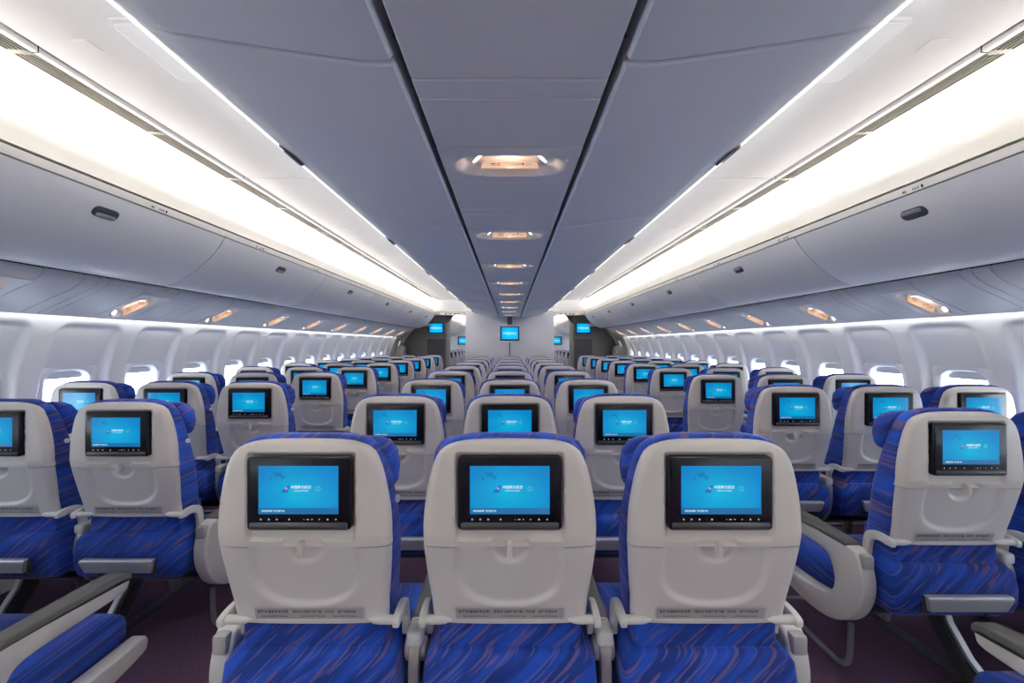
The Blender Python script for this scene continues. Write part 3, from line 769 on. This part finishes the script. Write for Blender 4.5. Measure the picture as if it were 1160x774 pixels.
    # tray hinges and arms
    for q, nme in ((-1, 'l'), (1, 'r')):
        b = MB(); prof = [(.150, .003), (.158, .006), (.166, .0095), (.180, .0108), (.222, .0115), (.226, .009)]
        b.loft([[(q * x, .050 + r * math.cos(2 * PI * k / 14), .665 + r * math.sin(2 * PI * k / 14)) for k in range(14)] for x, r in prof])
        S['hinge' + nme] = b.mesh('tray_hinge', m_armc)
        b = MB(); out = smooth_path([(.036, .653, 0), (.036, .674, 0), (.075, .683, 0), (.118, .678, 0), (.146, .650, 0), (.156, .57, 0)], 4)
        inn = smooth_path([(.128, .57, 0), (.120, .630, 0), (.102, .650, 0), (.075, .654, 0), (.06, .652, 0)], 4)
        b.plate('x', [(p[0], p[1]) for p in out + inn], q * .2155, q * .2340, .004, 2); S['arm' + nme] = b.mesh('tray_arm', m_armc)
    # fabric back
    lv = [(.600, .186, .075, .205), (.66, .196, .070, .19), (.75, .207, .056, .168), (.86, .2165, .036, .142), (.95, .2150, .024, .118), (1.04, .2035, .022, .100), (1.09, .191, .023, .090), (1.115, .178, .025, .085), (1.130, .160, .028, .080), (1.140, .135, .033, .075), (1.146, .105, .038, .070), (1.148, .07, .044, .064)]
    b = MB(); b.loft([[(x, (yb + yf) / 2 + y, z) for x, y in rrect(w, (yf - yb) / 2, .028, 6)] for z, w, yb, yf in lv]); S['back'] = b.mesh('backrest', m_fabric, 70)
    # headrest cushion with side wings
    lv = [(.985, .185, .100, .112), (.99, .198, .088, .124), (1.005, .208, .082, .134), (1.04, .211, .078, .140), (1.085, .206, .076, .138), (1.112, .190, .078, .130), (1.125, .165, .084, .120), (1.129, .13, .092, .108)]
    b = MB(); b.loft([[(x, (yb + yf) / 2 + y + .012 * sst(.12, .2, abs(x)), z) for x, y in rrect(w, (yf - yb) / 2, .026, 6)] for z, w, yb, yf in lv]); S['head'] = b.mesh('headrest', m_fabric, 70)
    # fabric over the rear of the seat pan
    lv = [(.675, .190, .072, .20), (.60, .189, .068, .20), (.560, .188, .066, .20)]
    b = MB(); b.loft([[(x, (yb + yf) / 2 + y, z) for x, y in rrect(w, (yf - yb) / 2, .012, 3)] for z, w, yb, yf in lv])
    lv = [(.5825, .190, .066, .20), (.5835, .196, .056, .20), (.580, .203, .048, .20), (.572, .2105, .042, .20), (.555, .222, .036, .20), (.50, .226, .029, .20), (.45, .225, .031, .20), (.415, .219, .040, .20), (.395, .205, .06, .19)]
    b.loft([[(x, (yb + yf) / 2 + y, z) for x, y in rrect(w, (yf - yb) / 2, .02, 4)] for z, w, yb, yf in lv]); S['lower'] = b.mesh('lower_cover', m_fabric, 42)
    # cushion
    b = MB()
    sec = [(.19, .36, .425, .21), (.21, .335, .442, .222), (.27, .305, .446, .226), (.42, .305, .440, .226), (.55, .305, .436, .226), (.60, .308, .428, .225), (.622, .32, .410, .22), (.632, .345, .39, .21)]
    b.loft([[(x, y, (z0 + z1) / 2 + z) for x, z in rrect(w, (z1 - z0) / 2, .03, 5)] for y, z0, z1, w in sec]); S['cushion'] = b.mesh('seat_cushion', m_fabric, 60)
    b = MB(); b.loft([[(.2160 + x, .085 + r * math.cos(2 * PI * k / 12), .965 + r * math.sin(2 * PI * k / 12)) for k in range(12)] for x, r in ((-.006, .010), (.003, .010), (.005, .008))]); S['hook'] = b.mesh('recline_button', m_lens)
    # footrest
    b = MB(); sec = [(.444, .004, .127), (.450, -.004, .132), (.490, -.012, .146), (.498, -.012, .148), (.503, -.007, .147)]
    b.loft([[(-w, y, z), (w, y, z), (w * .99, y + .016, z), (-w * .99, y + .016, z)] for z, y, w in sec], smooth=False); S['foot'] = b.mesh('footrest', m_metal)
    b = MB()
    for q in (-1, 1): b.plate('x', [(-.002, .494), (.02, .497), (.10, .41), (.10, .385), (.05, .40), (.008, .452)], q * .118, q * .128, .002, 1)
    S['footb'] = b.mesh('footrest_bracket', m_leg)
    # armrests; centred on x = 0
    b = MB(); b.box(-.023, .023, .150, .555, .572, .603, .010, 3); S['pad'] = b.mesh('armrest_pad', m_pad)
    b = MB(); o = smooth_path([(.20, .574, 0), (.15, .600, 0), (.115, .590, 0), (.088, .55, 0), (.080, .49, 0), (.092, .42, 0), (.130, .345, 0), (.158, .330, 0)], 4)
    i_ = smooth_path([(.150, .36, 0), (.122, .43, 0), (.112, .49, 0), (.120, .53, 0), (.16, .545, 0), (.30, .548, 0), (.53, .556, 0), (.54, .572, 0)], 4)
    b.plate('x', [(p[0], p[1]) for p in o + i_], -.0145, .0145, .004, 2); S['arm_in'] = b.mesh('armrest', m_armmet, 40)
    b = MB(); b.box(-.0225, .0225, .088, .165, .560, .6005, .011, 3); S['arm_cap'] = b.mesh('armrest_cap', m_armc)
    for q, nme in ((-1, 'l'), (1, 'r')):
        b = MB(); b.loft([[(q * x, .125 + r * math.cos(2 * PI * k / 14), .535 + r * 1.25 * math.sin(2 * PI * k / 14)) for k in range(14)] for x, r in ((.010, .026), (.026, .025), (.031, .019), (.032, .006))]); S['pivot' + nme] = b.mesh('armrest_pivot', m_armc)
    o = smooth_path([(.105, .575, 0), (.14, .600, 0), (.30, .600, 0), (.50, .598, 0), (.555, .585, 0), (.560, .560, 0), (.535, .538, 0), (.40, .535, 0), (.27, .530, 0), (.232, .500, 0), (.214, .44, 0), (.228, .385, 0), (.27, .355, 0), (.42, .335, 0), (.60, .335, 0), (.628, .325, 0), (.63, .30, 0), (.60, .275, 0), (.42, .250, 0), (.30, .250, 0), (.21, .275, 0), (.135, .335, 0), (.092, .42, 0), (.085, .50, 0), (.105, .575, 0)], 4)[:-1]
    b = MB(); b.plate('x', [(p[0], p[1]) for p in o], -.028, .028, .008, 3); S['endbay'] = b.mesh('end_armrest', m_armc, 40)
    b = MB(); o = smooth_path([(.16, .592, 0), (.17, .612, 0), (.35, .614, 0), (.53, .608, 0), (.568, .588, 0), (.560, .566, 0), (.53, .578, 0), (.35, .586, 0), (.16, .592, 0)], 4)[:-1]
    b.plate('x', [(p[0], p[1]) for p in o], -.0295, .0295, .007, 3); S['endpad'] = b.mesh('armrest_pad', m_pad, 40)
    b = MB(); b.box(-.020, .020, .085, .115, .54, .594, .008, 2); S['endcap'] = b.mesh('armrest_cap', m_plac)
build_seat_meshes()
TW = 0.517
def seat(X, Y, label, group, left, right, lod):
    """left/right: None, 'in' or 'end' armrest on that side"""
    t = thing('economy_seat', label, 'seat', (X, Y, 0), group)
    S = SEAT
    sh = link('back_shell', S['shell'], t)
    tr = link('tray_table', S['tray'], t)
    bz = link('screen_bezel', S['bezel'], t)
    sc = link('screen', S['screen'], bz, label='lit blue screen')
    link('backrest', S['back'], t, label='blue fabric with mauve streaks')
    link('headrest', S['head'], t)
    if lod < 3:
        link('tray_latch', S['latch'], tr); link('bezel_lip', S['chin'], bz)
        link('lower_cover', S['lower'], t); link('seat_cushion', S['cushion'], t)
        link('footrest', S['foot'], t); link('recline_button', S['hook'], t)
        for q in 'lr': link('tray_hinge', S['hinge' + q], tr); link('tray_arm', S['arm' + q], tr)
        fb = link('footrest_bracket', S['footb'], t)
    if lod < 2:
        link('caption_bar', S['bar'], bz); link('screen_caption', S['text'], bz); link('flower_motif', S['motif'], bz)
        link('control_icons', S['icons'], bz); link('placard', S['placard'], tr); link('placard_writing', S['placard_text'], tr)
        link('tail_logo', S['logo'], bz); link('round_emblem', S['emblem'], bz); link('flower_logo', S['logor'], bz)
    elif lod == 2:
        link('caption_bar', S['bar'], bz); link('screen_caption', S['text'], bz); link('placard', S['placard'], tr)
    for q, kind in ((-1, left), (1, right)):
        if kind in ('in', 'wall') and lod < 3:
            a = link('armrest', S['arm_in'], t, (q * (TW / 2 - (.016 if kind == 'wall' else 0)), 0, 0)); link('armrest_pad', S['pad'], a); link('armrest_cap', S['arm_cap'], a)
            for w in 'lr': link('armrest_pivot', S['pivot' + w], a)
        if kind == 'end' and lod < 3:
            a = link('end_armrest', S['endbay'], t, (q * (TW / 2 + .006), 0, 0)); link('armrest_pad', S['endpad'], a); link('armrest_cap', S['endcap'], a)
    return t
# frames of the triple units
FR = {}
def build_frame():
    b = MB(); o = smooth_path([(.335, .300, 0), (.300, .20, 0), (.225, .10, 0), (.135, .034, 0), (.10, .012, 0), (.20, .012, 0), (.28, .07, 0), (.36, .17, 0), (.415, .300, 0)], 4)
    pts = [(p[0], p[1]) for p in o]; b.plate('x', pts, -.018, .018, .004, 2); FR['leg'] = b.mesh('leg', m_leg, 40)
    b = MB(); o = [(.331, .300), (.298, .203), (.222, .104), (.130, .038), (.112, .030), (.104, .040), (.125, .052), (.212, .118), (.285, .212), (.316, .300)]
    b.plate('x', o, -.013, .013, .002, 1); FR['legtrim'] = b.mesh('leg_trim', m_metal, 40)
    b = MB(); b.plate('x', [(.52, .295), (.56, .295), (.62, .02), (.56, .02)], -.014, .014, .003, 1); FR['fleg'] = b.mesh('front_leg', m_steel)
    b = MB(); b.tube([(-.74, .37, .285), (.74, .37, .285)], .018, 12); FR['beam1'] = b.mesh('cross_beam', m_steel)
    b = MB(); b.tube([(-.74, .54, .285), (.74, .54, .285)], .016, 12); FR['beam2'] = b.mesh('cross_beam', m_steel)
    b = MB(); b.box(-.74, .74, .215, .60, .292, .304, .004, 1); FR['pan'] = b.mesh('seat_pan', m_leg)
    b = MB(); p = [(-.748, .205, .262), (-.752, .205, .15), (-.755, .215, .10), (-.755, .25, .075), (-.755, .32, .072), (-.755, .60, .072), (-.75, .645, .072), (-.72, .66, .072), (0, .66, .072), (.72, .66, .072), (.75, .645, .072), (.755, .60, .072), (.755, .32, .072), (.755, .25, .075), (.755, .215, .10), (.752, .205, .15), (.748, .205, .262)]
    b.tube(smooth_path(p, 4), .011, 10); FR['bar'] = b.mesh('baggage_bar', m_steel)
build_frame()
def frame(X, Y, label):
    t = thing('seat_frame', label, 'seat frame', (X, Y, 0), 'metal frames under the seat rows')
    link('seat_pan', FR['pan'], t); link('cross_beam', FR['beam1'], t); link('cross_beam', FR['beam2'], t); link('baggage_bar', FR['bar'], t)
    for x in (-.2585, .2585):
        l = link('leg', FR['leg'], t, (x, 0, 0.0)); link('leg_trim', FR['legtrim'], l, label='silver rear edge'); link('front_leg', FR['fleg'], t, (x, 0, 0))
SX = 1.593 + TW
rows_c = [0.975 + .813 * i for i in range(9)]
rows_l = [1.607 + .813 * i for i in range(9)]
rows_r = [1.374 + .825 * i for i in range(9)]
def lod(i): return 1 if i < 4 else (2 if i < 6 else 2)
for i, Y in enumerate(rows_c):
    for q in (-1, 0, 1):
        pos = 'middle seat' if q == 0 else ('seat beside the %s aisle' % SIDE[q])
        seat(q * TW, Y, 'cream-backed centre-block %s, %s centre row from the camera' % (pos, ORD[i]), 'centre-block seats', 'end' if q == -1 else 'in', 'end' if q == 1 else None, lod(i))
    frame(0, Y, 'metal frame under the centre-block seats, %s centre row from the camera' % ORD[i])
for s, rows in ((-1, rows_l), (1, rows_r)):
    rr = [rows[0] - (rows[1] - rows[0])] + rows
    for i, Y in enumerate(rr):
        for q in (-1, 0, 1):
            pos = 'middle seat' if q == 0 else ('aisle seat' if q * s < 0 else 'window seat')
            if i == 0 and (q * s > 0 or (s > 0 and q == 0)): continue
            if i == 0: lab = 'blue-cushioned %s %s with back out of frame, just beside the camera' % (SIDE[s], pos)
            else: lab = 'cream-backed %s block %s with lit screen, %s full row from the camera' % (SIDE[s], pos, ORD[i - 1])
            seat(s * SX + q * TW, Y, lab, '%s block seats' % SIDE[s], ('end' if s > 0 else 'wall') if q == -1 else 'in', ('end' if s < 0 else 'wall') if q == 1 else None, lod(i))
        frame(s * SX, Y, ('metal frame under the %s seats just beside the camera' % SIDE[s]) if i == 0 else 'metal frame under the %s block seats, %s full row from the camera' % (SIDE[s], ORD[i - 1]))
    # the next cabin, seen through the aisle openings
    for i in range(5):
        seat(s * 1.93, 11.5 + .90 * i, 'small distant cream-backed seat beyond the %s partition, %s row of that cabin' % (SIDE[s], ORD[i]), 'seats in the next cabin', None, None, 2.5)
        frame(s * 1.93, 11.5 + .90 * i, 'metal frame under the distant seats beyond the %s partition, %s row of that cabin' % (SIDE[s], ORD[i]))

# ------------------------------------------------------------------ video monitors
def monitor(loc, w, h, label, frame_m, lift=0.03):
    t = thing('video_monitor', label, 'monitor', loc)
    b = MB(); b.plate('y', rrect(w / 2, h / 2, .015, 4), -.03, .03, .005, 2); link('housing', b.mesh('monitor_housing', frame_m), t)
    b = MB(); b.plate('y', rrect(w / 2 - .035, h / 2 - .035, .006, 3), -.035, -.029, .002, 1); bz = link('bezel', b.mesh('monitor_bezel', m_bezel), t)
    b = MB(); b.box(-w / 2 + .06, w / 2 - .06, -.0385, -.0355, -h / 2 + .062, h / 2 - .055, .0006, 1); s_ = link('screen', b.mesh('monitor_screen', m_screenB), bz)
    v, f = text_mb('中国南方航空', w * .10, lambda c: (c.x, -.0392, c.y), 'CENTER', .0004); b = MB(); b.add(v, f); link('screen_caption', b.mesh('screen_caption', m_txt), bz)
    return t
m_screenB = mat_screen(); m_screenB.name = 'lit_monitor'
m_screenB.node_tree.nodes['Principled BSDF'].inputs['Emission Strength'].default_value = 1.7
t = monitor((0, 8.335, CAMZ + .215), .47, .37, 'grey framed monitor on the centre bulkhead below the ceiling strip', m_bulk)
b = MB(); b.box(-.05, .05, -.02, .02, .185, .36, .006, 1); b.tube([(0, .012, -.18), (0, .012, -.46)], .012, 8); link('mounting_post', b.mesh('mounting_post', m_grey), t)
for s in (-1, 1):
    monitor((s * 1.915, 10.322, CAMZ + .405), .46, .35, 'lit monitor on the taupe %s partition beyond the last seat row' % SIDE[s], m_mon)
    monitor((s * 1.95, 16.55, CAMZ + .13), .46, .36, 'tiny lit monitor on the far end wall beyond the %s aisle' % SIDE[s], m_mon)
    # sign above the aisle at the doors
    b = MB(); b.box(-.30, .30, -.012, .012, -.028, .028, .004, 1)
    t = thing('aisle_sign', 'pale sign strip on the header over the %s aisle' % SIDE[s], 'sign', (s * 1.42, 9.766, CAMZ + .735), None, b.mesh('aisle_sign', m_cream))
    b = MB(); 
    for q in (-.16, -.05, .07, .15): b.box(q - .03, q + .03, -.0135, -.0118, -.012, .012, .0006, 1)
    link('sign_marks', b.mesh('sign_marks', m_signink), t)
